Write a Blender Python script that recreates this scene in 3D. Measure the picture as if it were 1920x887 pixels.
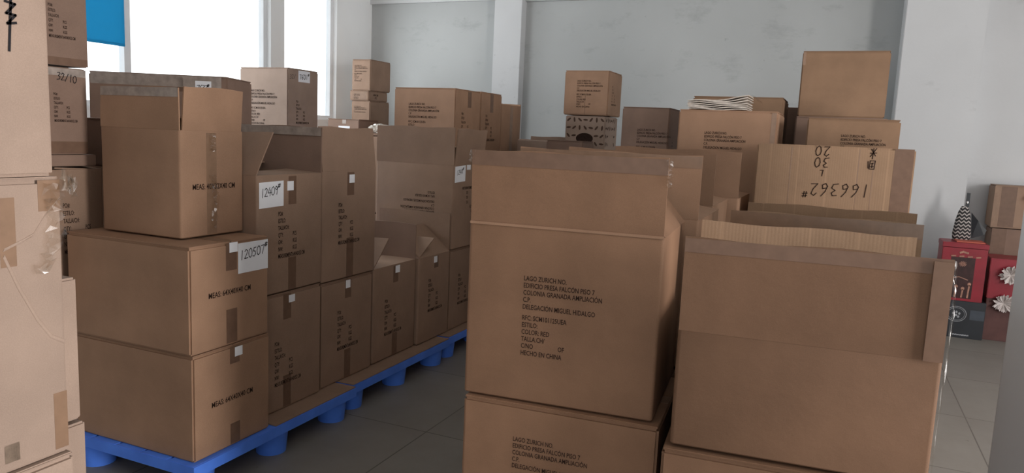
import bpy, bmesh, math, random
from mathutils import Vector, Matrix
random.seed(7)
D = bpy.data
S = bpy.context.scene
for o in list(D.objects): D.objects.remove(o)
COL = S.collection

# ------------------------------------------------------------------ camera
FPX, YAW, PITCH, ROLL, CAMZ = 1389.8, -.4088, .1359, .0445, 1.396
cy, sy, cp, sp = math.cos(YAW), math.sin(YAW), math.cos(PITCH), math.sin(PITCH)
fw = Vector((sy*cp, cy*cp, -sp)); r0 = Vector((cy, -sy, 0)); u0 = r0.cross(fw)
rt = math.cos(ROLL)*r0 + math.sin(ROLL)*u0; up = -math.sin(ROLL)*r0 + math.cos(ROLL)*u0
cam = D.cameras.new('camera'); camo = D.objects.new('camera', cam); COL.objects.link(camo)
cam.sensor_width = 36; cam.lens = 36*FPX/1920; cam.clip_start = .05
M = Matrix.Identity(4)
for i in range(3): M[i][0] = rt[i]; M[i][1] = up[i]; M[i][2] = -fw[i]
M.translation = (0, 0, CAMZ); camo.matrix_world = M
S.camera = camo

# ------------------------------------------------------------------ light and exposure
S.view_settings.view_transform = 'Standard'; S.view_settings.look = 'None'
S.view_settings.exposure = 0.0; S.view_settings.gamma = 1; S.view_settings.use_curve_mapping = False
W = D.worlds.new('sky'); S.world = W; W.use_nodes = True
bg = W.node_tree.nodes['Background']; bg.inputs[0].default_value = (.97, .985, 1, 1); bg.inputs[1].default_value = 2.4

def area(name, loc, rot, sx, sy_, power, color, portal=False):
    l = D.lights.new(name, 'AREA'); l.shape = 'RECTANGLE'; l.size = sx; l.size_y = sy_; l.energy = power; l.color = color
    if portal: l.cycles.is_portal = True
    o = D.objects.new(name, l); COL.objects.link(o); o.location = loc; o.rotation_euler = rot; return o
PI = math.pi
# daylight through the window of the side wall out of frame (faces -X); an added fill lamp behind the camera (faces +Y)
area('side_window_daylight', (4.1, 3.6, 1.95), (0, PI/2, 0), 1.5, 2.6, 40, (1, .97, .96))
area('doorway_daylight', (4.1, 1.06, 1.35), (0, PI/2, 0), 2.3, 1.3, 250, (1, .95, .92))
area('rear_fill_light', (.6, -3.8, 1.9), (PI/2, 0, 0), 4.5, 1.6, 18, (1, .96, .95))  # unseen source, added to brighten the camera-facing carton sides
# daylight through the two windows of the wall on the far side (faces +X)
area('window_daylight', (-4.95, 3.75, 2.1), (0, -PI/2, 0), 1.2, 2.6, 62, (.95, .985, 1))
area('window_daylight', (-4.95, 6.33, 2.1), (0, -PI/2, 0), 1.2, .8, 17, (.95, .985, 1))

# ------------------------------------------------------------------ materials
def new_mat(name):
    m = D.materials.new(name); m.use_nodes = True
    nt = m.node_tree; return m, nt, nt.nodes['Principled BSDF']
def node(nt, t, **kw):
    n = nt.nodes.new(t)
    for k, v in kw.items(): setattr(n, k, v)
    return n
def mixc(nt, fac, a, b, mode='MIX'):
    n = node(nt, 'ShaderNodeMix', data_type='RGBA', blend_type=mode)
    for i, v in ((0, fac), (6, a), (7, b)):
        if hasattr(v, 'is_output'): nt.links.new(v, n.inputs[i])
        else: n.inputs[i].default_value = v if i == 0 else (*v, 1)
    return n.outputs[2]
def ramp(nt, src, lo, hi, a=0., b=1.):
    n = node(nt, 'ShaderNodeMapRange'); nt.links.new(src, n.inputs[0])
    for i, v in enumerate((lo, hi, a, b)): n.inputs[1+i].default_value = v
    return n.outputs[0]
def noise(nt, vec, scale, detail=3, rough=.55):
    n = node(nt, 'ShaderNodeTexNoise'); n.inputs['Scale'].default_value = scale
    n.inputs['Detail'].default_value = detail; n.inputs['Roughness'].default_value = rough
    nt.links.new(vec, n.inputs['Vector']); return n.outputs['Fac']
def kraft(name, col, rough=.72, flutes=None, bump=.25):
    m, nt, b = new_mat(name)
    co = node(nt, 'ShaderNodeTexCoord').outputs['Object']
    dark = tuple(c*.80 for c in col); light = tuple(min(1, c*1.13) for c in col)
    c = mixc(nt, ramp(nt, noise(nt, co, 5, 4), .3, .7), dark, light)
    fib = ramp(nt, noise(nt, co, 420, 2), .35, .68)
    c = mixc(nt, fib, tuple(x*.86 for x in col), tuple(min(1, x*1.10) for x in col)) if False else mixc(nt, .35, c, mixc(nt, fib, dark, light))
    rnd = node(nt, 'ShaderNodeObjectInfo').outputs['Random']
    hsv = node(nt, 'ShaderNodeHueSaturation'); nt.links.new(c, hsv.inputs['Color'])
    nt.links.new(ramp(nt, rnd, 0, 1, .95, 1.05), hsv.inputs['Value'])
    c = hsv.outputs[0]
    h = noise(nt, co, 14, 4)
    bm_ = node(nt, 'ShaderNodeBump'); bm_.inputs['Strength'].default_value = bump; bm_.inputs['Distance'].default_value = .006
    if flutes:
        w = node(nt, 'ShaderNodeTexWave', wave_type='BANDS', bands_direction=flutes)
        w.inputs['Scale'].default_value = 32; w.inputs['Distortion'].default_value = .6
        nt.links.new(co, w.inputs['Vector'])
        w2 = node(nt, 'ShaderNodeTexWave', wave_type='BANDS', bands_direction=flutes)
        w2.inputs['Scale'].default_value = 2.6; w2.inputs['Distortion'].default_value = 1.6; w2.inputs['Detail Scale'].default_value = .3
        nt.links.new(co, w2.inputs['Vector'])
        crease = ramp(nt, w2.outputs['Fac'], .985, 1.0, 0, .45)
        c = mixc(nt, crease, c, tuple(min(1, x*1.3) for x in col))
        c = mixc(nt, .10, c, mixc(nt, w.outputs['Fac'], dark, light))
        ad = node(nt, 'ShaderNodeMath', operation='MULTIPLY_ADD'); nt.links.new(w.outputs['Fac'], ad.inputs[0]); ad.inputs[1].default_value = .12
        nt.links.new(h, ad.inputs[2]); h = ad.outputs[0]
    nt.links.new(h, bm_.inputs['Height']); nt.links.new(bm_.outputs[0], b.inputs['Normal'])
    nt.links.new(c, b.inputs['Base Color']); b.inputs['Roughness'].default_value = rough
    b.inputs['Specular IOR Level'].default_value = .25
    return m
def plain(name, col, rough=.6, spec=.3, var=.12, scale=20, metal=0):
    m, nt, b = new_mat(name)
    co = node(nt, 'ShaderNodeTexCoord').outputs['Object']
    c = mixc(nt, ramp(nt, noise(nt, co, scale, 3), .3, .7), tuple(x*(1-var) for x in col), tuple(min(1, x*(1+var)) for x in col))
    nt.links.new(c, b.inputs['Base Color']); b.inputs['Roughness'].default_value = rough
    b.inputs['Specular IOR Level'].default_value = spec; b.inputs['Metallic'].default_value = metal
    return m
K = dict(
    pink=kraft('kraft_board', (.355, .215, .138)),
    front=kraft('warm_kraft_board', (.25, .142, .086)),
    brown=kraft('shade_darkened_kraft_board', (.168, .094, .056)),  # board darkened in colour to offset the doorway light on its front
    grey=kraft('greyish_kraft_board', (.31, .205, .145)),
    yellow=kraft('yellow_kraft_board', (.245, .150, .092)),
    tan=kraft('pale_kraft_board', (.37, .272, .215)),
    fluted=kraft('fluted_kraft_liner', (.36, .235, .15), flutes='X'),
    fluted2=kraft('creased_kraft_board', (.32, .205, .128), flutes='X', bump=.15),
    dark=kraft('dark_shade_kraft_board', (.25, .165, .125)),  # darker board; also puts shade into inner flaps and recessed cartons
)
TAPE = plain('brown_packing_tape', (.165, .098, .066), .42, .3, .1, 30)
TAPE_PALE = plain('glossy_packing_tape', (.25, .155, .10), .32, .4, .1, 30)
TAPE_GREY = plain('worn_packing_tape', (.33, .275, .24), .3, .5, .25, 25)
INK = plain('brown_black_print_ink', (.035, .02, .015), .7, .1, .3, 60)
PEN = plain('black_marker_ink', (.012, .011, .014), .6, .2, .2, 50)
PAPER = plain('white_label_paper', (.86, .88, .92), .7, .2, .03, 10)
BLUE = plain('blue_pallet_plastic', (.09, .25, .95), .42, .4, .12, 8)
def clear_film(name, tint, alpha, rough):
    m, nt, b = new_mat(name)
    out = nt.nodes['Material Output']
    tr = node(nt, 'ShaderNodeBsdfTransparent'); tr.inputs[0].default_value = (*tint, 1)
    gl = node(nt, 'ShaderNodeBsdfGlossy'); gl.inputs['Roughness'].default_value = rough
    mx = node(nt, 'ShaderNodeMixShader'); mx.inputs[0].default_value = alpha
    nt.links.new(tr.outputs[0], mx.inputs[1]); nt.links.new(gl.outputs[0], mx.inputs[2]); nt.links.new(mx.outputs[0], out.inputs[0])
    return m
FILM = clear_film('clear_shiny_tape', (.95, .93, .90), .09, .25)
GLASS = clear_film('window_glass', (.97, .99, 1), .05, .05)
def wall_mat(name, col, stain, lo=.56, hi=.72, zfade=None):
    m, nt, b = new_mat(name)
    g = node(nt, 'ShaderNodeNewGeometry').outputs['Position']
    c = mixc(nt, ramp(nt, noise(nt, g, 1.1, 3), .3, .7), tuple(x*.95 for x in col), tuple(min(1, x*1.04) for x in col))
    mp = node(nt, 'ShaderNodeMapping'); mp.inputs['Scale'].default_value = (1.0, 1.0, 1.9); nt.links.new(g, mp.inputs[0])
    st = ramp(nt, noise(nt, mp.outputs[0], 2.6, 7, .72), lo, hi, 0, .38)
    c = mixc(nt, st, c, stain)
    sp_ = ramp(nt, noise(nt, g, 17, 2), .74, .80, 0, .55)
    c = mixc(nt, sp_, c, stain)
    nt.links.new(c, b.inputs['Base Color']); b.inputs['Roughness'].default_value = .85; b.inputs['Specular IOR Level'].default_value = .15
    bm_ = node(nt, 'ShaderNodeBump'); bm_.inputs['Strength'].default_value = .12; bm_.inputs['Distance'].default_value = .01
    nt.links.new(noise(nt, g, 30, 3), bm_.inputs['Height']); nt.links.new(bm_.outputs[0], b.inputs['Normal'])
    return m
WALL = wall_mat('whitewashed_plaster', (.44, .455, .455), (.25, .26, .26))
WALL2 = wall_mat('cleaner_white_plaster', (.59, .60, .61), (.36, .36, .36), .62, .78)
CEIL = wall_mat('ceiling_paint', (.62, .62, .61), (.5, .5, .5), .7, .9)
FRAME = plain('white_window_frame', (.78, .80, .82), .4, .4, .04, 6)

def floor_mat():
    m, nt, b = new_mat('worn_grey_floor_tiles')
    g = node(nt, 'ShaderNodeNewGeometry').outputs['Position']
    mp = node(nt, 'ShaderNodeMapping'); mp.inputs['Location'].default_value = (.05, .30, 0); nt.links.new(g, mp.inputs[0])
    br = node(nt, 'ShaderNodeTexBrick', offset=0); nt.links.new(mp.outputs[0], br.inputs['Vector'])
    br.inputs['Scale'].default_value = 1.0; br.inputs['Brick Width'].default_value = .8; br.inputs['Row Height'].default_value = .8
    br.inputs['Mortar Size'].default_value = .0035; br.inputs['Mortar Smooth'].default_value = .3
    br.inputs['Color1'].default_value = (.255, .24, .215, 1); br.inputs['Color2'].default_value = (.235, .22, .20, 1); br.inputs['Mortar'].default_value = (.10, .09, .08, 1)
    c = mixc(nt, ramp(nt, noise(nt, g, 3.2, 6, .7), .35, .72, 0, .45), br.outputs['Color'], (.17, .155, .135))
    c = mixc(nt, ramp(nt, noise(nt, g, 26, 2), .72, .78, 0, .6), c, (.08, .07, .06))
    nt.links.new(c, b.inputs['Base Color']); b.inputs['Roughness'].default_value = .48; b.inputs['Specular IOR Level'].default_value = .3
    return m
FLOOR = floor_mat()

# ------------------------------------------------------------------ mesh helpers
class MB:
    def __init__(s): s.v = []; s.f = []
    def add(s, vs, fs):
        n = len(s.v); s.v += [tuple(v) for v in vs]; s.f += [tuple(i+n for i in f) for f in fs]; return s
    def box(s, x0, x1, y0, y1, z0, z1):
        return s.add([(x0,y0,z0),(x1,y0,z0),(x1,y1,z0),(x0,y1,z0),(x0,y0,z1),(x1,y0,z1),(x1,y1,z1),(x0,y1,z1)],
                     [(0,3,2,1),(4,5,6,7),(0,1,5,4),(1,2,6,5),(2,3,7,6),(3,0,4,7)])
    def ring(s, rings, cap0=True, cap1=True):
        n = len(rings[0]); vs = [p for r in rings for p in r]; fs = []
        for k in range(len(rings)-1):
            for i in range(n):
                j = (i+1) % n; fs.append((k*n+i, k*n+j, (k+1)*n+j, (k+1)*n+i))
        if cap0: fs.append(tuple(reversed(range(n))))
        if cap1: fs.append(tuple(range((len(rings)-1)*n, len(rings)*n)))
        return s.add(vs, fs)
    def cyl(s, x, y, z0, z1, r0_, r1_, n=24):
        c = lambda z, r: [(x+r*math.cos(2*PI*i/n), y+r*math.sin(2*PI*i/n), z) for i in range(n)]
        return s.ring([c(z0, r0_), c(z1, r1_)])
    def build(s, name, mat, parent=None, bevel=0, seg=2, smooth=False, xf=None):
        me = D.meshes.new(name); me.from_pydata(s.v, [], s.f); me.update()
        if bevel or xf:
            b = bmesh.new(); b.from_mesh(me)
            if xf: bmesh.ops.transform(b, matrix=xf, verts=b.verts)
            if bevel:
                es = [e for e in b.edges if len(e.link_faces) == 2 and e.calc_face_angle(0) > .5]
                bmesh.ops.bevel(b, geom=es, offset=bevel, segments=seg, affect='EDGES', clamp_overlap=True)
            b.to_mesh(me); b.free()
        if smooth or bevel:
            for p in me.polygons: p.use_smooth = True
            try: me.set_sharp_from_angle(angle=.7)
            except Exception: pass
        me.materials.append(mat)
        o = D.objects.new(name, me); COL.objects.link(o)
        if parent: o.parent = parent
        return o
def thing(name, label, cat, loc=(0, 0, 0), yaw=0, group=None):
    o = D.objects.new(name, None); COL.objects.link(o); o.location = loc; o.rotation_euler = (0, 0, yaw)
    o.empty_display_size = .1; o['label'] = label; o['category'] = cat
    if group: o['group'] = group
    return o
def tag(o, label, cat, group=None, kind=None):
    o['label'] = label; o['category'] = cat
    if group: o['group'] = group
    if kind: o['kind'] = kind
    return o
def struct(o): o['kind'] = 'structure'; return o

_tc = {}
def text_geo(t):
    if t not in _tc:
        cu = D.curves.new('t', 'FONT'); cu.body = t; cu.size = 1; cu.resolution_u = 2; cu.offset = .011
        o = D.objects.new('t', cu); COL.objects.link(o)
        me = D.meshes.new_from_object(o.evaluated_get(bpy.context.evaluated_depsgraph_get()))
        _tc[t] = ([v.co.copy() for v in me.vertices], [tuple(p.vertices) for p in me.polygons])
        D.objects.remove(o); D.curves.remove(cu); D.meshes.remove(me)
    return _tc[t]

# face frames in a carton's own space: the carton spans 0..w, 0..d, 0..h
def face_pt(side, dims, u, v, out=.0012):
    w, d, h = dims
    if side == '-y': return (u, -out, v)
    if side == '+x': return (w+out, u, v)
    if side == '-x': return (-out, d-u, v)
    if side == '+y': return (w-u, d+out, v)
def lettering(parent, side, dims, lines, mat=INK, name='printed_lettering', flip=None, out=.0012, tilt=0):
    """lines: (text, u, v_baseline, cap_height, x_squeeze); flip=(uc,vc) turns the block upside down about a point"""
    m = MB()
    for (t, u, v, ch, sq) in lines:
        vs, fs = text_geo(t); k = ch/.70
        P = []
        for p in vs:
            a, b = u+p.x*k*sq, v+p.y*k + p.x*k*sq*tilt
            if flip: a, b = 2*flip[0]-a, 2*flip[1]-b
            P.append(face_pt(side, dims, a, b, out))
        m.add(P, fs)
    return m.build(name, mat, parent)

STROKES = {
 '0': [[(.5,1.4),(.15,1.15),(.05,.7),(.2,.15),(.5,0),(.8,.25),(.9,.75),(.75,1.2),(.5,1.4)]],
 '1': [[(.5,1.4),(.45,0)]],
 '2': [[(.1,1.1),(.4,1.4),(.75,1.2),(.6,.7),(.1,.05),(.9,.1)]],
 '3': [[(.1,1.3),(.6,1.35),(.75,1.05),(.35,.75),(.8,.5),(.65,.1),(.05,0)]],
 '4': [[(.5,1.4),(.05,.5),(.9,.55)],[(.7,1.0),(.6,0)]],
 '5': [[(.8,1.35),(.3,1.3),(.2,.8),(.65,.75),(.75,.3),(.4,0),(.05,.1)]],
 '6': [[(.75,1.45),(.3,.9),(.1,.3),(.35,0),(.75,.2),(.65,.6),(.2,.5)]],
 '7': [[(.05,1.25),(.85,1.35),(.4,0)]],
 '8': [[(.5,.7),(.15,1.05),(.5,1.4),(.8,1.1),(.2,.35),(.45,0),(.8,.3),(.5,.7)]],
 '9': [[(.75,1.1),(.35,1.35),(.15,.95),(.5,.75),(.8,1.15),(.6,0)]],
 '#': [[(.3,1.4),(.2,.5)],[(.7,1.45),(.6,.5)],[(.05,1.15),(.95,1.25)],[(0,.75),(.9,.85)]],
 'L': [[(.3,1.2),(.2,.1),(.8,.15)]],
 '/': [[(.8,1.4),(.1,0)]],
 'x': [[(.1,1.0),(.8,.1)],[(.8,1.1),(.1,0)],[(.45,1.4),(.5,0)],[(0,.6),(.9,.65)]],
 'o': [[(.1,1.2),(.1,.1),(.8,.1),(.8,1.2),(.1,1.2)],[(.25,.85),(.65,.9)],[(.45,1.0),(.45,.4)],[(.3,.4),(.6,.45)],[(.95,1.1),(1.1,.2)]],
 'z': [[(.1,1.4),(.8,1.3),(.2,.7),(.85,.65),(.3,.1),(.9,.2)],[(.5,1.5),(.45,-1.5)]],
}
def ribbon(m, pts, w, place):
    for (a, b) in zip(pts, pts[1:]):
        dx, dy = b[0]-a[0], b[1]-a[1]; L = math.hypot(dx, dy) or 1e-6
        nx, ny = -dy/L*w/2, dx/L*w/2; ex, ey = dx/L*w*.35, dy/L*w*.35
        q = [(a[0]-ex+nx, a[1]-ey+ny), (a[0]-ex-nx, a[1]-ey-ny), (b[0]+ex-nx, b[1]+ey-ny), (b[0]+ex+nx, b[1]+ey+ny)]
        m.add([place(*p) for p in q], [(0, 1, 2, 3)])
def handwriting(parent, side, dims, items, w=.004, mat=PEN, flip=None, out=.0016, name='handwriting'):
    """items: (string, u, v, char_height, pitch, slope)"""
    m = MB()
    for (s, u, v, ch, pitch, slope) in items:
        for i, c in enumerate(s):
            if c == ' ': continue
            k = ch/1.4; ox, oy = u+i*pitch, v+i*pitch*slope
            if c == '#': k *= .7; oy += ch*.45
            for st in STROKES[c]:
                pts = [(ox+p[0]*k*.85+p[1]*k*.06, oy+p[1]*k) for p in st]
                if flip: pts = [(2*flip[0]-a, 2*flip[1]-b) for a, b in pts]
                ribbon(m, pts, w, lambda a, b: face_pt(side, dims, a, b, out))
    return m.build(name, mat, parent)
def sticker(parent, side, dims, u0, u1, v0, v1, name='paper_label', mat=None, out=.0009, skew=0):
    m = MB(); th = .0005
    a = [face_pt(side, dims, *q, out) for q in ((u0, v0), (u1, v0+skew), (u1, v1+skew), (u0, v1))]
    b = [face_pt(side, dims, *q, .0001) for q in ((u0, v0), (u1, v0+skew), (u1, v1+skew), (u0, v1))]
    m.add(b+a, [(4,5,6,7),(0,1,5,4),(1,2,6,5),(2,3,7,6),(3,0,4,7)])
    return m.build(name, mat or PAPER, parent)
def tape(parent, side, dims, u0, u1, v0, v1, mat=None): return sticker(parent, side, dims, u0, u1, v0, v1, 'tape', mat or TAPE, .0005)

def rr(w, d, r, off, n=3):
    """rounded rectangle loop, inset by off"""
    x0, x1, y0, y1 = off, w-off, off, d-off; P = []
    rr_ = max(r-off, .0015)
    for (cx, cy_, a0) in ((x1-rr_, y0+rr_, -PI/2), (x1-rr_, y1-rr_, 0), (x0+rr_, y1-rr_, PI/2), (x0+rr_, y0+rr_, PI)):
        for k in range(n+1):
            a = a0+PI/2*k/n; P.append((cx+rr_*math.cos(a), cy_+rr_*math.sin(a)))
    return P
T = .006
def flap_mesh(side, dims, length, ang, taper=0., taper_r=None, mat=None, parent=None, edge_tape=False, inset=.006, warp=.006, name='flap', tape_mat=None):
    """panel hinged on the top edge of one side; ang degrees outward from upright"""
    w, d, h = dims; tl = taper; tr = taper if taper_r is None else taper_r
    L = w if side in ('-y', '+y') else d
    n = 10; a = math.radians(ang)
    def place(u, s, t):      # u along, s up the flap, t out of the face (thickness)
        s_, t_ = s*math.cos(a)-t*math.sin(a), s*math.sin(a)+t*math.cos(a)
        # outward offset t_, height s_
        if side == '-y': return (u, -t_, h+s_)
        if side == '+x': return (w+t_, u, h+s_)
        if side == '+y': return (w-u, d+t_, h+s_)
        return (-t_, d-u, h+s_)
    m = MB()
    ns = 4
    grid = []
    for t in (-T, 0):
        for j in range(ns+1):
            s = length*j/ns; row = []
            for i in range(n+1):
                u0 = inset+tl*j/ns; u1 = L-inset-tr*j/ns
                u = u0+(u1-u0)*i/n
                bend = warp*(j/ns)**2*math.sin(u*5+len(D.objects)*1.7)
                row.append(place(u, s+ (.003 if j == ns else 0)*math.sin(u*19+len(D.objects)), t+bend))
            grid.append(row)
    vs = [p for r in grid for p in r]; W1 = n+1; fs = []
    off = (ns+1)*W1
    for j in range(ns):
        for i in range(n):
            q = (j*W1+i, j*W1+i+1, (j+1)*W1+i+1, (j+1)*W1+i)
            fs.append(tuple(reversed(q))); fs.append(tuple(off+k for k in q))
    for i in range(n):
        fs.append((i, i+1, off+i+1, off+i)); k = ns*W1
        fs.append((k+i+1, k+i, off+k+i, off+k+i+1))
    for j in range(ns):
        fs.append((j*W1, off+j*W1, off+(j+1)*W1, (j+1)*W1)); k = n
        fs.append((j*W1+k, (j+1)*W1+k, off+(j+1)*W1+k, off+j*W1+k))
    m.add(vs, fs)
    o = m.build(name, mat, parent, smooth=True)
    if edge_tape:
        lo, hi = length-edge_tape, length-.001
        for face in (.0006, ):
            q = MB(); P = []; N = 10
            for t in (face,):
                for s in (lo, hi):
                    f = s/length
                    for i in range(N+1):
                        u0 = inset+tl*f; u1 = L-inset-tr*f; u = u0+(u1-u0)*i/N
                        bend = warp*f**2*math.sin(u*5+(len(D.objects)-1)*1.7)
                        P.append(place(u, s, t+bend+.0007))
            q.add(P, [(i, i+1, N+2+i, N+1+i) for i in range(N)])
            q.build('tape', tape_mat or TAPE, o)
    return o

LAGO = ["LAGO ZURICH NO.", "EDIFICIO PRESA FALCÓN PISO 7", "COLONIA GRANADA AMPLIACIÓN", "C.P.", "DELEGACIÓN MIGUEL HIDALGO", None,
        "RFC: SCM101125UEA", "ESTILO:", "COLOR: RED", "TALLA.CH/", "C/NO", "HECHO EN CHINA"]
def address_print(parent, side, dims, u, vtop, k=1., flip=None, n=12):
    L = []; v = vtop; sc = .0197*k
    for t in LAGO[:n]:
        if t is None: v -= sc*.55; continue
        v -= sc
        L.append((t, u, v+.004*k, .0132*k, .73))
        if t == "C/NO": L.append(("OF", u+.105*k, v+.006*k, .0132*k, .73))
    return lettering(parent, side, dims, L, flip=flip)
def order_print(parent, side, dims, u, vtop, k=1., flip=None):
    rows = [("PO#:", 0), ("ESTILO:", 0), ("TALLA/CH:", 0), ("QTY:", 0), ("GW:", 0), ("NW:", 0)]
    L = []; v = vtop; s = .0305*k
    for i, (t, x) in enumerate(rows):
        L.append((t, u, v-s*i-.018*k, .018*k, .55))
        if i >= 3: L.append((("PCS", "KGS", "KGS")[i-3], u+.092*k, v-s*i-.018*k, .018*k, .55))
    L.append(("MEASUREMENT:64X40X52 CM", u, v-s*6-.018*k, .018*k, .50))
    return lettering(parent, side, dims, L, flip=flip)

def carton(label, x0, x1, y0, y1, z0, z1, mat='pink', yaw=0, flaps=None, cat='box', group=None, name=None, bevel=.007, top=True, inner=None):
    """yaw turns about the corner (x0,y0). flaps: list of dicts -> open carton"""
    dims = (x1-x0, y1-y0, z1-z0); w, d, h = dims
    t = thing(name or ('open_carton' if flaps is not None else 'carton'), label, cat, (x0, y0, z0), math.radians(yaw), group)
    mt = K[mat]
    if flaps is None:
        MB().box(0, w, 0, d, 0, h-.006).build('body', mt, t, bevel=bevel)
        if top:
            g = .0015
            MB().box(.002, w-.002, .002, d/2-g, h-.0058, h).build('top_flap', mt, t, bevel=.0025)
            MB().box(.002, w-.002, d/2+g, d-.002, h-.0058, h).build('top_flap', mt, t, bevel=.0025)
            MB().box(.004, w-.004, d/2-.03, d/2+.03, h, h+.0006).build('tape', TAPE_PALE, t)
    else:
        r = .010; rings = []
        O = lambda z, off=0: [(x, y, z) for x, y in rr(w, d, r, off)]
        rings = [O(.004, .004), O(0.008), O(h-.003), O(h, .001), O(h, T), O(T, T)]
        MB().ring(rings).build('body', mt, t, smooth=True)
        for f in flaps:
            f = dict(f); s = f.pop('side'); fm = K[f.pop('mat', mat)]
            flap_mesh(s, dims, f.pop('len'), f.pop('ang', 0), mat=fm, parent=t, **f)
    t_dims = dims
    return t, dims

# ------------------------------------------------------------------ the room
YB, XL = 7.4, -5.09
struct(MB().box(-9, 9, -6, 10, -.1, 0).build('floor', FLOOR))
struct(MB().box(-5.4, 4.4, -4.2, 7.6, 3.3, 3.4).build('ceiling', CEIL))
struct(MB().box(XL-.2, 4.4, YB, YB+.2, 0, 3.3).build('wall_back', WALL))
# wall with the windows: openings y 2.9..5.73 and y 5.92..6.75, sill 1.47, head 2.85
SILL, HEAD = 1.47, 2.85
m = MB(); a, b = XL-.14, XL
m.box(a, b, -4.2, YB, 0, SILL); m.box(a, b, -4.2, YB, HEAD, 3.3)
for q0, q1 in ((-4.2, 2.9), (5.73, 5.92), (6.75, YB)): m.box(a, b, q0, q1, SILL, HEAD)
struct(m.build('wall_left', wall_mat('light_lifted_plaster', (.86, .875, .88), (.5, .5, .5), .64, .8)))  # plaster colour lifted to stand in for light missing on this wall
m = MB()
m.box(4.2, 4.35, -4.2, .45, 0, 3.3); m.box(4.2, 4.35, 1.75, 2.2, 0, 3.3); m.box(4.2, 4.35, .45, 1.75, 2.5, 3.3); m.box(4.2, 4.35, 5.0, YB, 0, 3.3); m.box(4.2, 4.35, 2.2, 5.0, 2.75, 3.3); m.box(4.2, 4.35, 2.2, 5.0, 0, 1.15)
struct(m.build('wall_right', WALL2))
m = MB(); m.box(XL-.14, 4.35, -4.2, -4.05, 0, 1.0); m.box(XL-.14, 4.35, -4.2, -4.05, 2.8, 3.3)
m.box(XL-.14, -1.8, -4.2, -4.05, 1.0, 2.8); m.box(3.0, 4.35, -4.2, -4.05, 1.0, 2.8)
struct(m.build('wall_front', WALL2))
struct(MB().box(-3.47, -3.155, 7.28, YB+.02, 0, 3.3).build('pillar', WALL2, bevel=.004))
struct(MB().box(XL-.02, -3.47, 7.36, YB+.05, 2.81, 3.3).build('trim_1', WALL2, bevel=.003))
struct(MB().box(-3.155, .3, 7.36, YB+.05, 2.785, 3.3).build('trim_2', WALL, bevel=.003))
struct(MB().box(.385, .965, 7.0, YB+.02, 0, 3.3).build('pillar', WALL2, bevel=.005))
struct(MB().box(.9, 4.3, 7.18, YB+.03, 0, 3.3).build('wall_back', WALL2))
m = MB().ring([[(.588, 3.0, z), (1.33, 1.9, z), (1.43, 1.96, z), (.645, 3.07, z)] for z in (0, 3.3)])
struct(m.build('wall_partition', WALL2, bevel=.004))
# windows
def window(name, y0, y1, mullions):
    m = MB(); x0, x1 = XL-.11, XL-.05; t = .045
    m.box(x0, x1, y0, y1, SILL, SILL+t); m.box(x0, x1, y0, y1, HEAD-t, HEAD)
    m.box(x0, x1, y0, y0+t, SILL+t, HEAD-t); m.box(x0, x1, y1-t, y1, SILL+t, HEAD-t)
    for q in mullions: m.box(x0, x1, q-.03, q+.03, SILL+t, HEAD-t)
    o = struct(m.build(name, FRAME))
    MB().box(XL-.085, XL-.079, y0+t, y1-t, SILL+t, HEAD-t).build('pane', GLASS, o)
window('window_1', 2.9, 5.73, (4.19,)); window('window_2', 5.92, 6.75, ())
def blind():
    m, nt, b = new_mat('blue_blind_cloth')
    out = nt.nodes['Material Output']
    tl = node(nt, 'ShaderNodeBsdfTranslucent'); df = node(nt, 'ShaderNodeBsdfDiffuse')
    for q in (tl, df): q.inputs[0].default_value = (.075, .42, .62, 1)
    mx = node(nt, 'ShaderNodeMixShader'); mx.inputs[0].default_value = .3
    nt.links.new(tl.outputs[0], mx.inputs[1]); nt.links.new(df.outputs[0], mx.inputs[2]); nt.links.new(mx.outputs[0], out.inputs[0])
    t = thing('roller_blind', 'blue roller blind half lowered over the bright window', 'blind', (XL-.02, 3.5, 0))
    v = []; N = 16
    MB().box(-.004, 0, -.55, .645, 1.955, 2.8).build('blind_cloth', m, t)
    MB().box(-.009, .005, -.55, .645, 1.938, 1.957).build('bottom_bar', m, t, bevel=.003)
    MB().ring([[(.0+.03*math.cos(2*PI*i/16), y, 2.80+.03*math.sin(2*PI*i/16)) for i in range(16)] for y in (-.55, .645)]).build('roller', FRAME, t, smooth=True)
blind()

# ------------------------------------------------------------------ pallets
def pallet(label, x0, x1, y0, y1):
    t = thing('plastic_pallet', label, 'pallet', (x0, y0, 0), 0, 'blue plastic pallets')
    w, d = x1-x0, y1-y0; Z0, Z1 = .100, .143
    m = MB()
    for i in range(9): m.box(.0+i*w/9+.006, (i+1)*w/9-.006, .003, d-.003, Z1-.014, Z1)
    for k in range(3): m.box(.004, w-.004, .004+k*(d-.108)/2, k*(d-.108)/2+.104, Z0+.004, Z1-.0145)
    m.box(.0225, w-.0225, 0, .022, Z0, Z1-.001); m.box(.0225, w-.0225, d-.022, d, Z0, Z1-.001); m.box(0, .022, 0, d, Z0, Z1-.001); m.box(w-.022, w, 0, d, Z0, Z1-.001)
    m.build('deck', BLUE, t)
    for ix in (.085, w/2, w-.085):
        for iy in (.085, d/2, d-.085):
            MB().cyl(ix, iy, 0, Z0+.004, .062, .072).build('leg', BLUE, t, smooth=True)
    return t
pallet('blue plastic pallet under the carton with the large 120507 paper label', -3.27, -2.045, 1.90, 2.90)
pallet('blue plastic pallet under the two half-open low cartons', -3.29, -2.075, 2.915, 3.905)
pallet('blue plastic pallet end peeping out behind the big address-printed carton', -3.31, -2.09, 3.925, 4.915)
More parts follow.
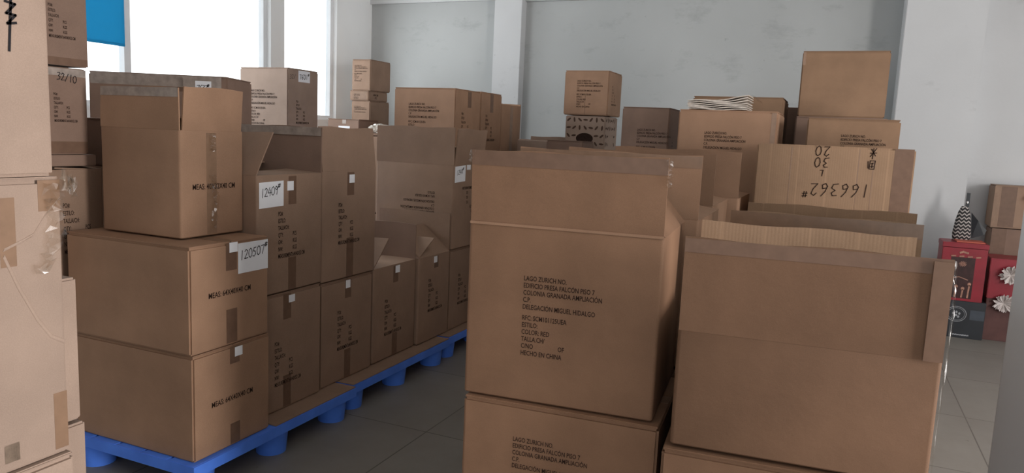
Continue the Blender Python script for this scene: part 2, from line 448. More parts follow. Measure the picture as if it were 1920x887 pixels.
for (y0, y1, lb) in ((2.34, 2.90, 'flat cardboard sheet on the blue pallet under the carton labelled 12409'),
                     (2.92, 3.90, 'flat cardboard sheet on the blue pallet under the two half-open low cartons'),
                     (3.93, 4.91, 'flat cardboard sheet on the blue pallet almost hidden behind the big address-printed carton')):
    x1 = -2.05 if y0 < 2.9 else (-2.078 if y0 < 3.9 else -2.095)
    tag(MB().box(-2.73, x1, y0, y1, .1435, .1485).build('cardboard_sheet', K['grey'], bevel=.001), lb, 'cardboard')
ZP = .149

# ------------------------------------------------------------------ cartons on the pallets
def end_tape(t, dm, u, top=True, bot=True, wd=.05, lt=.075, lb=.09):
    if top: tape(t, '+x', dm, u-wd/2, u+wd/2, dm[2]-lt, dm[2]-.008)
    if bot: tape(t, '+x', dm, u-wd/2, u+wd/2, .008, lb)
t, dm = carton('long brown carton printed MEAS 64X40X40 CM at the pallet corner, under its twin', -2.70, -2.07, 1.925, 2.322, .1435, .549, 'pink')
end_tape(t, dm, .205); lettering(t, '+x', dm, [("MEAS: 64X40X40 CM", .085, .185, .021, .79)])
sticker(t, '+x', dm, .205, .245, .355, .392)
t, dm = carton('long brown carton with big white paper label handwritten 120507', -2.715, -2.072, 1.918, 2.318, .551, .951, 'pink')
end_tape(t, dm, .2, True, True, .055, .11, .14)
lettering(t, '+x', dm, [("MEAS: 64X40X40 CM", .085, .198, .021, .79)])
sticker(t, '+x', dm, .19, .232, .358, .396)
l = sticker(t, '+x', dm, .234, .396, .270, .388)
handwriting(l, '+x', dm, [('120507#', .242, .322, .036, .0225, .10)], .0032)
t, dm = carton('open carton printed MEAS 40X32X40 CM, flaps up, standing on the long cartons', -2.635, -2.217, 2.017, 2.335, .953, 1.360, 'pink',
    flaps=[dict(side='-y', len=.155, ang=0, edge_tape=.035, tape_mat=TAPE_GREY, inset=.003), dict(side='+x', len=.162, ang=4, inset=.012, warp=.003),
           dict(side='-x', len=.155, ang=-80), dict(side='+y', len=.15, ang=-70)])
lettering(t, '+x', dm, [("MEAS: 40X32X40 CM", .055, .185, .021, .79)])
tape(t, '+x', dm, .125, .175, .01, .40, TAPE_PALE)
def crumple(parent, pts, w, mat=FILM, name='loose_tape', seed=1, n=24, amp=.008):
    """ribbon of crinkled film through local points; width vector w"""
    rnd = random.Random(seed); P = []; w = Vector(w)
    for i in range(n+1):
        f = i/n*(len(pts)-1); k = min(int(f), len(pts)-2); p = Vector(pts[k]).lerp(Vector(pts[k+1]), f-k)
        for s in (-1, -.3, .3, 1):
            P.append(p+w*s*.5+Vector((rnd.uniform(0, amp), rnd.uniform(-amp, amp)*.6, rnd.uniform(-amp, amp)*.6)))
    F = [(i*4+j, i*4+j+1, i*4+j+5, i*4+j+4) for i in range(n) for j in range(3)]
    return MB().add(P, F).build(name, mat, parent)
crumple(t, [(dm[0]+.003, .150, .24), (dm[0]+.004, .168, .15), (dm[0]+.003, .150, .03)], (0, .03, 0), seed=4, amp=.006)
crumple(t, [(dm[0]+.003, .150, .40), (dm[0]+.004, .152, .33)], (0, .03, 0), seed=8, amp=.006)

# second and third column (two high)
t, dm = carton('closed tall carton on the pallet directly below the carton labelled 12409', -2.67, -2.152, 2.33, 2.757, ZP, .674, 'grey')
end_tape(t, dm, .195, lt=.12, lb=.15); order_print(t, '+x', dm, .115, .315)
sticker(t, '+x', dm, .205, .245, .475, .508)
t, dm = carton('open carton with white paper label handwritten 12409, its end flap raised', -2.68, -2.150, 2.339, 2.757, .676, 1.188, 'grey',
    flaps=[dict(side='+y', len=.205, ang=0, inset=.004, mat='dark'), dict(side='-y', len=.20, ang=-28, taper_r=.0, taper=.0),  # raised flap takes the darker board as its inner-face shade
           dict(side='+x', len=.2, ang=-88), dict(side='-x', len=.2, ang=-80)])
end_tape(t, dm, .215, True, True, .05, .13, .15); order_print(t, '+x', dm, .125, .355)
MB().box(.02, dm[0]-.004, dm[1]-.0085, dm[1]-.0075, dm[2]+.165, dm[2]+.203).build('tape', TAPE_GREY, t)
l = sticker(t, '+x', dm, .012, .158, .375, .482, skew=.004)
handwriting(l, '+x', dm, [('12409#', .020, .420, .036, .0205, .12)], .0032)
sticker(t, '+x', dm, .182, .222, .442, .482)
t, dm = carton('closed tall carton on the pallet between the 12409 column and the low open cartons', -2.70, -2.166, 2.772, 3.195, ZP, .662, 'grey')
end_tape(t, dm, .215, lt=.10, lb=.15); order_print(t, '+x', dm, .13, .36); sticker(t, '+x', dm, .195, .232, .462, .502)
t, dm = carton('open carton whose long flap stands straight up beside the carton labelled 12409', -2.70, -2.160, 2.768, 3.205, .664, 1.192, 'grey',
    flaps=[dict(side='+x', len=.205, ang=-7, inset=.004, warp=.004), dict(side='+y', len=.2, ang=-85), dict(side='-x', len=.2, ang=-80), dict(side='-y', len=.2, ang=-80)])
end_tape(t, dm, .22, True, True, .055, .12, .20); order_print(t, '+x', dm, .125, .375); sticker(t, '+x', dm, .208, .25, .468, .508)
# low open cartons
t, dm = carton('low open carton on the pallet with end flap leaning in beside the columns', -2.69, -2.172, 3.215, 3.642, ZP, .667, 'grey',
    flaps=[dict(side='-y', len=.207, ang=-46), dict(side='+y', len=.20, ang=0, inset=.004, mat='dark'), dict(side='+x', len=.22, ang=-89), dict(side='-x', len=.2, ang=-80)])  # shade of the upright inner flap is painted with the darker board
end_tape(t, dm, .215, lt=.10, lb=.13); order_print(t, '+x', dm, .11, .335); sticker(t, '+x', dm, .21, .255, .468, .508)
t, dm = carton('low open carton with its long flap tilted in, below the upside-down carton', -2.68, -2.158, 3.655, 4.022, ZP, .667, 'grey',
    flaps=[dict(side='+x', len=.24, ang=-49), dict(side='+y', len=.232, ang=0, inset=.004, warp=.003), dict(side='-y', len=.2, ang=-60), dict(side='-x', len=.2, ang=-80)])
end_tape(t, dm, .2, lt=.08, bot=False); order_print(t, '+x', dm, .11, .38); sticker(t, '+x', dm, .17, .21, .47, .508)
t, dm = carton('tall carton on the third pallet underneath the large upside-down open carton', -2.71, -2.165, 4.036, 4.46, ZP, .667, 'grey')
order_print(t, '+x', dm, .12, .35)
t, dm = carton('large open carton with upside-down printing and a white 1248 paper label', -2.72, -2.154, 4.034, 4.45, .668, 1.195, 'grey',
    flaps=[dict(side='-y', len=.228, ang=0, inset=.002, warp=.002), dict(side='+x', len=.225, ang=5, inset=.010, warp=.003), dict(side='-x', len=.22, ang=-80), dict(side='+y', len=.22, ang=-60)])
address_print(t, '-y', dm, .055, .495, 1.12, flip=(.245, .345), n=8)
order_print(t, '+x', dm, .05, .48, 1., flip=(.17, .335))
l = sticker(t, '+x', dm, .014, .152, .420, .520, skew=.006)
handwriting(l, '+x', dm, [('1248#', .035, .466, .03, .020, .15)], .0032); sticker(t, '+x', dm, .17, .222, .497, .528)

# hidden cartons that carry the second row
def prop(x0, x1, y0, y1, zs, mat='grey'):
    for a, b in zip(zs, zs[1:]):
        carton('brown carton buried behind the front row, carrying the cartons above it', x0, x1, y0, y1, a+.001, b-.001, mat, top=False, group='cartons buried behind the front row')
# stack behind the long cartons
t, dm = carton('closed carton at the bottom of the stack behind the long 64X40X40 cartons', -3.24, -2.76, 1.91, 2.32, .1435, .668, 'grey')
t, dm = carton('open carton printed PO and ESTILO behind the 40X32X40 carton, with loose flaps on top', -3.26, -2.752, 1.70, 2.112, .67, 1.186, 'grey',
    flaps=[dict(side='+x', len=.10, ang=-89), dict(side='-y', len=.2, ang=-88), dict(side='+y', len=.2, ang=-88), dict(side='-x', len=.1, ang=-89)])
order_print(t, '+x', dm, .235, .385)
t, dm = carton('grey-brown carton with taped seams resting on the open carton behind the stack', -3.20, -2.752, 1.66, 2.056, 1.245, 1.583, 'dark', top=False)
order_print(t, '+x', dm, .255, .235, .55); tape(t, '+x', dm, .004, .39, .004, .05); tape(t, '+x', dm, .004, .39, .30, .328, TAPE_GREY)
handwriting(t, '+x', dm, [('32/10', .27, .285, .028, .016, -.15)], .0026)
MB().box(.0, dm[0], .0, dm[1]+.03, -.046, -.002).build('bottom_tray', K['dark'], t, bevel=.003)
t, dm = carton('grey-brown carton on top of the taped one, beside the blue roller blind', -3.22, -2.75, 1.66, 2.065, 1.584, 1.90, 'dark', top=False)
order_print(t, '+x', dm, .245, .225, .62); tape(t, '+x', dm, .004, .40, .002, .03)
# wide carton behind the 40X32X40 one
prop(-3.26, -2.76, 2.62, 2.895, (.1435, .66, 1.188), 'dark')
t, dm = carton('wide dark carton with tape along its top and torn 7637 paper label', -3.476, -2.786, 2.604, 2.98, 1.19, 1.622, 'dark', yaw=25)
tape(t, '-y', dm, .01, .66, .372, .428, TAPE_GREY)
tape(t, '-y', dm, .44, .47, .35, .42)
l = sticker(t, '-y', dm, .53, .61, .352, .406)
handwriting(l, '-y', dm, [('7637#', .537, .360, .026, .013, .0)], .003)
t, dm = carton('small dark carton wedged between the wide dark carton and the grey-brown stack', -3.26, -2.78, 2.17, 2.45, 1.19, 1.39, 'dark')
prop(-3.24, -2.76, 2.335, 2.60, (.1435, .66, 1.188))
# tall pale carton
prop(-4.15, -3.70, 4.34, 4.685, (0, .63, 1.25))
t, dm = carton('tall carton printed with address and 7601 paper label before the bright windows', -4.15, -3.70, 4.34, 4.685, 1.25, 1.808, 'tan', top=True)
address_print(t, '-y', dm, .10, .40, 1.15); order_print(t, '+x', dm, .09, .33, .85); tape(t, '+x', dm, .155, .20, .01, .11)
l = sticker(t, '+x', dm, .115, .245, .465, .548)
handwriting(l, '+x', dm, [('7601#', .125, .485, .035, .024, .05)], .004)
handwriting(t, '+x', dm, [('32/', .02, .48, .032, .022, .1)], .0026)
# little flat box and plastic bag in front of the corner
prop(-4.35, -3.84, 5.42, 5.83, (0, .68, 1.36))
t, dm = carton('small flat dark box with pale sticker before the corner column', -4.20, -3.86, 5.45, 5.75, 1.36, 1.472, 'dark')
sticker(t, '-y', dm, .12, .24, .01, .05, mat=PAPER); tape(t, '-y', dm, .16, .20, .07, .105, TAPE_GREY)
def bag_lump(label, loc, sx, sy_, sz, mat, seed):
    rnd = random.Random(seed); bm = bmesh.new(); bmesh.ops.create_icosphere(bm, subdivisions=4, radius=1)
    from mathutils import noise as mn
    for v in bm.verts:
        n = mn.noise(v.co*2.3+Vector((seed, 0, 0)))*.35+mn.noise(v.co*6+Vector((0, seed, 0)))*.15
        c = v.co*(1+n); v.co = Vector((c.x*sx, c.y*sy_, max(c.z, -.55)*sz+.55*sz))
    me = D.meshes.new('plastic_bag'); bm.to_mesh(me); bm.free(); me.materials.append(mat)
    o = D.objects.new('plastic_bag', me); COL.objects.link(o); o.location = loc
    return tag(o, label, 'bag')
POLY = plain('crinkled_clear_plastic', (.52, .47, .41), .25, .5, .25, 14)
bag_lump('crumpled clear plastic bag beside the small flat dark box', (-3.70, 5.52, 1.36), .11, .08, .05, POLY, 3)
tag(MB().box(-3.82, -3.58, 5.43, 5.65, 1.34, 1.359).build('cardboard_sheet', K['grey'], bevel=.002), 'folded cardboard sheet under the crumpled clear plastic bag', 'cardboard')
prop(-3.77, -3.56, 5.42, 5.83, (0, .67, 1.339))
# three-high stack in the corner
prop(-4.60, -4.33, 6.29, 6.64, (0, .6, 1.20), 'dark')
t, dm = carton('brown carton at the foot of the three-high stack by the corner', -4.56, -4.338, 6.30, 6.65, 1.20, 1.672, 'grey')
address_print(t, '-y', dm, .03, .42, .7, n=6)
t, dm = carton('thin flat carton between two cartons of the corner stack', -4.575, -4.35, 6.29, 6.63, 1.673, 1.772, 'grey')
tape(t, '-y', dm, .03, .2, .01, .09, TAPE_PALE); lettering(t, '-y', dm, [("QTY: PCS", .05, .045, .02, .6), ("ESTILO:", .05, .015, .02, .6)])
lettering(t, '+x', dm, [("64X40 CM", .08, .05, .02, .7), ("PCS", .11, .02, .02, .7)])
t, dm = carton('topmost brown carton of the stack by the corner', -4.56, -4.338, 6.30, 6.66, 1.773, 2.078, 'grey')
address_print(t, '-y', dm, .03, .25, .72)
# row farther along the pallets
prop(-3.18, -2.655, 4.96, 5.37, (0, .6, 1.19)); prop(-3.18, -2.655, 5.38, 5.775, (0, .6, 1.19)); prop(-3.18, -2.655, 5.79, 6.19, (0, .6, 1.19))
t, dm = carton('wide pale carton with address print showing above the large upside-down carton', -3.184, -2.65, 4.95, 5.37, 1.19, 1.722, 'pink')
address_print(t, '-y', dm, .13, .42, 1.22); order_print(t, '+x', dm, .10, .36, 1.05); tape(t, '+x', dm, .20, .26, .40, .52)
t, dm = carton('pale carton seen end-on in front of the corner-side pilaster, with order print', -3.18, -2.65, 5.38, 5.775, 1.19, 1.728, 'pink')
order_print(t, '+x', dm, .09, .36, 1.05); tape(t, '+x', dm, .17, .23, .38, .53)
t, dm = carton('plain brown carton last in its row below the wall pilaster', -3.18, -2.65, 5.79, 6.195, 1.19, 1.652, 'pink',
    flaps=[dict(side='+y', len=.02, ang=20), dict(side='+x', len=.02, ang=-85), dict(side='-y', len=.02, ang=-85)])
tape(t, '+x', dm, .17, .23, .01, .45, TAPE_PALE)
# low far cartons between the groups
prop(-2.55, -2.18, 5.9, 6.2, (0, .65, 1.25)); prop(-2.18, -1.85, 5.62, 5.9, (0, .6, 1.2))
t, dm = carton('low pale open carton below the bare stretch of back wall', -2.55, -2.19, 5.9, 6.2, 1.25, 1.355, 'tan',
    flaps=[dict(side='+y', len=.04, ang=4), dict(side='-y', len=.03, ang=-80)])
t, dm = carton('low dark carton beside the patterned carton', -2.17, -1.86, 5.62, 5.9, 1.20, 1.372, 'dark')
# carton stack with the patterned box
prop(-2.17, -1.80, 6.0, 6.38, (0, .58, 1.17))
t, dm = carton('small carton printed all over with leaf dashes and a dark oval', -2.155, -1.805, 6.01, 6.37, 1.17, 1.588, 'tan', top=False, name='patterned_carton')
m = MB(); rnd = random.Random(5)
for iy in range(6):
    for ix in range(7):
        u, v = .03+ix*.049, .05+iy*.066
        if abs(u-.175) < .095 and abs(v-.22) < .075: continue
        an = ((ix*37+iy*61) % 4)*PI/4+rnd.uniform(-.15, .15); L_, w_ = .021, .0085
        ring = [(u+L_*math.cos(q)*math.cos(an)-w_*math.sin(q)*math.sin(an), v+L_*math.cos(q)*math.sin(an)+w_*math.sin(q)*math.cos(an)) for q in [2*PI*i/10 for i in range(10)]]
        m.add([face_pt('-y', dm, *p) for p in ring], [tuple(range(10))]); 
        if ix < 6: m.add([face_pt('+x', dm, *p) for p in ring], [tuple(range(10))])
m.build('printed_pattern', plain('brown_pattern_ink', (.09, .055, .04), .7, .1), t)
MB().add([face_pt('-y', dm, .175+.075*math.cos(2*PI*i/28), .225+.045*math.sin(2*PI*i/28), .0014) for i in range(28)], [tuple(range(28))]).build('printed_oval', INK, t)
t, dm = carton('small address-printed carton standing on the leaf-patterned carton', -2.175, -1.79, 5.995, 6.385, 1.589, 1.955, 'pink')
address_print(t, '-y', dm, .11, .29, 1.02); order_print(t, '+x', dm, .10, .25, .8); tape(t, '-y', dm, .185, .188, .0, .16, TAPE)
# dark carton between the patterned stack and the paper-topped carton
prop(-1.38, -.985, 5.0, 5.20, (0, .58, 1.15), 'dark')
t, dm = carton('shaded brown carton between the patterned stack and the carton bearing plastic-wrapped sheets', -1.385, -1.06, 5.0, 5.36, 1.15, 1.622, 'dark')
address_print(t, '-y', dm, .11, .33, 1.05); order_print(t, '+x', dm, .12, .25, .8)

# ------------------------------------------------------------------ row of open address-printed cartons (near middle)
def fourflaps(front, right, back=None, left=None, **k):
    fl = [dict(side='-y', **front)]
    if right: fl.append(dict(side='+x', **right))
    if back: fl.append(dict(side='+y', **back))
    if left: fl.append(dict(side='-x', **left))
    return fl
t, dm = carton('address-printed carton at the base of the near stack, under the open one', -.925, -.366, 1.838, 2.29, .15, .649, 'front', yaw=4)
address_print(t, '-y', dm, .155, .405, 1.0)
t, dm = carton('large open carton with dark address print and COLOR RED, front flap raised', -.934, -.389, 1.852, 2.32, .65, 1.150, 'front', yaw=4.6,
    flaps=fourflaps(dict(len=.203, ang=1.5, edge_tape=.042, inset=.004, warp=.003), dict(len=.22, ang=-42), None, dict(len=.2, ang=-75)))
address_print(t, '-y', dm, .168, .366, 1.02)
crumple(t, [(dm[0]-.004, -.007, dm[2]+.20), (dm[0]-.001, -.008, dm[2]+.16), (dm[0]-.004, -.006, dm[2]+.13)], (.014, 0, 0), seed=23, amp=.006)
crumple(t, [(.002, -.007, dm[2]+.20), (-.004, -.008, dm[2]+.17)], (.014, 0, 0), seed=24, amp=.006)
MB().box(.002, dm[0]-.002, -.004, 0, dm[2]-.004, dm[2]+.004).build('crease', K['pink'], t, bevel=.0015)
t, dm = carton('second open carton in the file behind the large address-printed one', -1.03, -.394, 2.41, 2.90, .65, 1.150, 'pink', yaw=1,
    flaps=fourflaps(dict(len=.205, ang=0, inset=.004, warp=.004, edge_tape=.04, tape_mat=TAPE_PALE), dict(len=.2, ang=-82), None, dict(len=.2, ang=-75)))
t, dm = carton('third open carton in the file, its flap edge wrapped in shiny tape', -1.07, -.443, 3.03, 3.50, .65, 1.150, 'pink', yaw=1,
    flaps=fourflaps(dict(len=.205, ang=0, inset=.004, warp=.004), dict(len=.2, ang=-82), None, dict(len=.2, ang=-75)))
t, dm = carton('fourth open carton in the file, in front of the carton bearing plastic-wrapped sheets', -1.02, -.41, 3.58, 4.03, .65, 1.150, 'pink',
    flaps=fourflaps(dict(len=.215, ang=0, inset=.004, warp=.004), dict(len=.2, ang=-82), None, dict(len=.2, ang=-75)))
for (a, b, c, d_) in ((-1.02, -.40, 2.42, 2.89), (-1.05, -.45, 3.04, 3.49), (-1.01, -.42, 3.59, 4.02)): prop(a, b, c, d_, (.0, .33, .65), 'pink')
# lower support for the near stack
tag(MB().box(-.95, -.34, 1.83, 2.38, 0, .149).build('board_platform', K['dark'], bevel=.003), 'low board platform under the near address-printed stack', 'platform')
# carton with papers
prop(-.83, -.315, 4.15, 4.6, (0, .54, 1.07), 'pink')
t, dm = carton('address-printed carton with plastic-wrapped sheets lying on it', -.83, -.312, 4.15, 4.60, 1.07, 1.578, 'pink')
address_print(t, '-y', dm, .145, .395, 1.0); tape(t, '-y', dm, .485, .51, .01, .5, TAPE_PALE)
def sheets():
    t = thing('wrapped_sheets', 'stack of thin white sheets in clear plastic on the address-printed carton', 'sheets', (-.80, 4.22, 1.5835))
    WH = plain('pale_paper_sheets', (.62, .56, .50), .45, .4, .15, 40); rnd = random.Random(2)
    for i in range(7):
        m = MB(); n = 10; z = i*.0075; P = []
        for tt in (0, .005):
            for k in range(n+1):
                u = k/n; lift = .035*max(0, u-.15)*u*(i/6)+.004*math.sin(u*9+i)
                for y in (0, .27): P.append((.0+u*.32+rnd.uniform(-.004, .004), y, z+lift+tt))
        q = 2*(n+1); F = []
        for k in range(n):
            a = 2*k; F += [(a, a+1, a+3, a+2), (q+a, q+a+2, q+a+3, q+a+1), (a, a+2, q+a+2, q+a), (a+1, q+a+1, q+a+3, a+3)]
        F += [(0, q, q+1, 1), (2*n, 2*n+1, q+2*n+1, q+2*n)]
        m.add(P, F).build('sheet', WH, t)
    crumple(t, [(-.015, .13, .016), (.1, .13, .05), (.2, .13, .062), (.34, .13, .082), (.37, .13, .05)], (0, .30, 0), seed=6, amp=.006, name='plastic_wrap')
sheets()
prop(-.87, -.335, 4.75, 5.2, (0, .6, 1.19), 'pink')
t, dm = carton('brown carton standing behind the plastic-wrapped sheets', -.868, -.335, 4.75, 5.2, 1.19, 1.688, 'yellow')
# between
prop(-.33, -.275, 5.25, 5.5, (0, .55, 1.1), 'dark')
t, dm = carton('narrow dark carton in the gap beside the tall square carton', -.345, -.268, 5.22, 5.52, 1.10, 1.655, 'dark', flaps=[dict(side='+x', len=.01, ang=0)], inner=1)

# ------------------------------------------------------------------ row of open cartons (near, towards the pillar)
prop(-.16, .30, 4.15, 4.58, (0, .57, 1.13), 'yellow')
t, dm = carton('address-printed carton under and before the tall square carton', -.168, .262, 4.15, 4.58, 1.13, 1.553, 'yellow')
address_print(t, '-y', dm, .165, .345, .95)
prop(-.262, .23, 4.8, 5.22, (0, .6, 1.19), 'dark')
t, dm = carton('brown carton carrying the tall square carton', -.262, .235, 4.8, 5.22, 1.19, 1.583, 'dark')
t, dm = carton('plain square carton at the top of the pile before the pillar', -.256, .214, 4.81, 5.22, 1.584, 1.966, 'yellow')
tape(t, '-y', dm, .004, .02, .30, .375, TAPE_PALE)
# carton with upside-down handwriting
prop(-.35, .30, 3.63, 4.05, (0, .45, .90), 'yellow')
t, dm = carton('creased carton with upside-down handwritten 166362', -.352, .299, 3.62, 4.04, .90, 1.416, 'fluted2', top=False)
for u in (.15, .43, .49): tape(t, '-y', dm, u, u+.004, .17, .50, TAPE_PALE)
tape(t, '-y', dm, .57, .645, .02, .51, TAPE)
for (txt, u, v, ch, pit, sl) in (('166362#', .012, .352, .056, .042, .03), ('L', .205, .296, .034, .03, 0), ('30', .188, .243, .044, .034, 0),
                                 ('20', .188, .192, .044, .034, 0), ('o', .0, .243, .046, .03, 0), ('x', .0, .192, .046, .03, 0)):
    handwriting(t, '-y', dm, [(txt, u, v, ch, pit, sl)], .0036, flip=(.25, .35), mat=INK)
# open cartons one behind the other
low = (.0, .33, .65)
for (a, b, c, d_) in ((-.32, .25, 2.32, 2.67), (-.33, .27, 2.72, 3.12), (-.32, .29, 3.16, 3.57)): prop(a, b, c, d_, low, 'yellow')
t, dm = carton('closed low carton behind the big plain open one', -.32, .25, 2.32, 2.67, .65, .94, 'yellow')
t, dm = carton('open carton with upright tape-edged flap in front of the last open one', -.334, .272, 2.70, 3.12, .65, .945, 'yellow', yaw=-1,
    flaps=fourflaps(dict(len=.225, ang=0, edge_tape=.05, inset=.003, tape_mat=TAPE_PALE, mat='fluted2'), None, dict(len=.2, ang=-80)))
t, dm = carton('open carton with plain upright flap just before the 166362 carton', -.326, .290, 3.15, 3.57, .65, .945, 'yellow', yaw=-1,
    flaps=fourflaps(dict(len=.225, ang=0, inset=.003, mat='fluted2'), None, dict(len=.2, ang=-80)))
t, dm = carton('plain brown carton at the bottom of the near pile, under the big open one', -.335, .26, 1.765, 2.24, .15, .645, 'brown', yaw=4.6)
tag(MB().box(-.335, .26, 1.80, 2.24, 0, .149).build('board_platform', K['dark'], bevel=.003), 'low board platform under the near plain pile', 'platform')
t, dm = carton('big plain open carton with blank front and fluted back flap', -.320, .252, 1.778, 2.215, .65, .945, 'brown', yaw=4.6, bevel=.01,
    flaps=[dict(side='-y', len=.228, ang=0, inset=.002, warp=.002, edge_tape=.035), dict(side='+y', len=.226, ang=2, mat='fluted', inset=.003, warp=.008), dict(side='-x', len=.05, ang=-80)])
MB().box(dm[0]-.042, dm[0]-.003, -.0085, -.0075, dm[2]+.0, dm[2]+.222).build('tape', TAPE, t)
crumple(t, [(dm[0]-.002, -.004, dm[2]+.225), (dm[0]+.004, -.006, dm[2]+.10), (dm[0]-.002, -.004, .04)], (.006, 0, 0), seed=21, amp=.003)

# ------------------------------------------------------------------ stack beside the camera
prop_x0 = -2.0
t, dm = carton('pale carton at the bottom of the tall taped stack next to the camera', -2.0, -1.392, .48, .985, .15, .708, 'tan')
t, dm = carton('pale carton with faded print and peeling clear tape, middle of the tall stack', -2.0, -1.4, .48, .982, .71, 1.276, 'tan')
tape(t, '+x', dm, .47, .498, .012, .13, TAPE_PALE); tape(t, '+x', dm, .38, .41, .40, .53, TAPE_PALE)
tape(t, '+x', dm, .455, .499, .50, .56, TAPE_PALE)
lettering(t, '+x', dm, [("IIIIIIIIIIIIIII", .37, .045-i*.012, .012, .45) for i in range(3)], mat=plain('faded_grey_print', (.26, .20, .15), .8, .1, .3, 60), tilt=.0)
for pts in ([(.386, .433), (.42, .446), (.442, .456), (.466, .49), (.498, .525)], [(.386, .422), (.41, .36), (.445, .288), (.47, .25), (.498, .232)]):
    N_ = 8
    MB().ring([[(dm[0]-.0004+.0022*math.cos(2*PI*i/N_), u+.004*math.sin(2*PI*i/N_)*.5, v+.004*math.sin(2*PI*i/N_)) for i in range(N_)] for u, v in pts]).build('crease', K['tan'], t, smooth=True)
crumple(t, [(dm[0]+.002, .478, .552), (dm[0]+.004, .486, .50), (dm[0]+.003, .478, .43), (dm[0]+.002, .45, .38)], (0, .035, .006), seed=11, amp=.012)
crumple(t, [(dm[0]+.002, .498, .563), (dm[0]+.012, .520, .545)], (0, .0, .035), seed=12, amp=.012)
t, dm = carton('pale carton with black handwriting at the top of the tall stack', -2.0, -1.402, .48, .972, 1.277, 1.84, 'tan', top=True)
handwriting(t, '+x', dm, [('z', .406, .276, .042, .02, 0)], .0045)
tag(MB().box(-2.0, -1.4, .5, .98, 0, .149).build('board_platform', K['dark'], bevel=.003), 'low board platform under the tall pale stack', 'platform')
tag(MB().box(-1.99, -1.51, .995, 1.085, 0, .1).build('board_platform', K['dark'], bevel=.003), 'low board platform under the narrow pale cartons', 'platform')
t, dm = carton('narrow pale carton, lower of two behind the tall stack', -2.0, -1.50, .992, 1.090, .1, .722, 'tan', bevel=.005, top=False)
t, dm = carton('narrow pale carton, upper of two behind the tall stack', -2.0, -1.502, .992, 1.082, .724, 1.052, 'tan', bevel=.005, top=False)

# ------------------------------------------------------------------ things by the far pillar
RED = plain('red_gift_box_card', (.23, .006, .018), .35, .5, .15, 9)
BLACK = plain('black_gift_box_card', (.014, .017, .022), .35, .5, .2, 9)
DWIN = plain('dark_window_panel', (.035, .012, .012), .25, .5, .3, 25)
GOLD = plain('faded_gold_print', (.34, .17, .12), .5, .4, .3, 40)
GREYP = plain('pale_grey_print', (.30, .31, .33), .5, .3, .2, 40)
dm = (.29, .24, .29)
t = thing('gift_box', 'black gift box with round emblem beneath the red gift box', 'box', (.835, 6.5, 0.0))
MB().box(0, .29, 0, .24, 0, .29).build('body', BLACK, t, bevel=.004)
m = MB()
for (rr_, w_) in ((.058, .006), (.048, .003)):
    ribbon(m, [(.10+rr_*1.15*math.cos(2*PI*i/32), .185+rr_*math.sin(2*PI*i/32)) for i in range(33)], w_, lambda a, b: face_pt('-y', dm, a, b, .0015))
for (px, py) in ((.08, .19), (.10, .175), (.10, .2), (.12, .19), (.115, .165)): m.add([face_pt('-y', dm, px+.008*math.cos(2*PI*i/8), py+.01*math.sin(2*PI*i/8), .0015) for i in range(8)], [tuple(range(8))])
m.build('printed_emblem', GREYP, t)
MB().box(.19, .285, -.0012, 0, .15, .225).build('printed_panel', plain('slate_print', (.05, .06, .075), .5, .3), t)
m = MB()
for i in range(7): ribbon(m, [(.09+i*.016, .024), (.099+i*.016, .026)], .009, lambda p, q: face_pt('-y', dm, p, q, .0015))
m.build('printed_lettering', GREYP, t)
dm = (.30, .25, .44)
t = thing('gift_box', 'red gift box with dark picture panel in front of the pillar', 'box', (.79, 6.49, .291))
MB().box(0, .30, 0, .25, 0, .43).build('body', RED, t, bevel=.004)
MB().box(-.004, .304, -.004, .254, .405, .445).build('lid', RED, t, bevel=.004)
MB().box(.065, .225, -.0015, 0, .02, .335).build('picture_panel', DWIN, t)
m = MB(); rnd = random.Random(9)
for i in range(12):
    a = 2*PI*i/12; ribbon(m, [(.145+.004*math.cos(a), .285+.004*math.sin(a)), (.145+.024*math.cos(a), .285+.02*math.sin(a))], .004, lambda p, q: face_pt('-y', dm, p, q, .0022))
for x_ in (.08, .115, .16, .20):
    h_ = rnd.uniform(.05, .10); ribbon(m, [(x_, .03), (x_+.005, .03+h_)], .011, lambda p, q: face_pt('-y', dm, p, q, .0022))
    m.add([face_pt('-y', dm, x_+.004+.012*math.cos(2*PI*i/10), .04+h_+.014*math.sin(2*PI*i/10), .0022) for i in range(10)], [tuple(range(10))])
m.build('printed_figures', GOLD, t); m = MB()
ribbon(m, [(.08, .17), (.13, .185), (.19, .165)], .006, lambda p, q: face_pt('-y', dm, p, q, .0022))
m.build('printed_scroll', GOLD, t)
m = MB(); ribbon(m, [(.12, .37), (.14, .38)], .014, lambda p, q: face_pt('-y', dm, p, q, .0058)); ribbon(m, [(.15, .375), (.17, .37)], .014, lambda p, q: face_pt('-y', dm, p, q, .0058))
for i in range(4): ribbon(m, [(.065+i*.055, .342), (.09+i*.055, .345)], .01, lambda p, q: face_pt('-y', dm, p, q, .0058))
m.build('printed_trim', GOLD, t)
tag(MB().box(.88, 1.07, 6.52, 6.70, .737, .745).build('flat_packet', plain('orange_red_packet', (.5, .12, .08), .5, .3), bevel=.002), 'thin orange-red packet lying on the red gift box', 'packet')
t = thing('gift_box', 'dusky carton with a dark red upper edge beneath the red box of flowers', 'box', (1.13, 6.56, 0))
MB().box(0, .36, 0, .3, 0, .325).build('body', plain('dim_maroon_card', (.10, .045, .04), .6, .3, .2, 8), t, bevel=.004)
dm = (.36, .3, .31)
t = thing('gift_box', 'red box bearing white wrapped flowers beside the panelled red gift box', 'box', (1.125, 6.55, .326))
MB().box(0, .36, 0, .3, 0, .305).build('body', RED, t, bevel=.004)
MB().box(-.003, .363, -.003, .303, .20, .308).build('lid', RED, t, bevel=.004)
WHT = plain('white_wrapping_tissue', (.60, .55, .53), .5, .4, .2, 30)
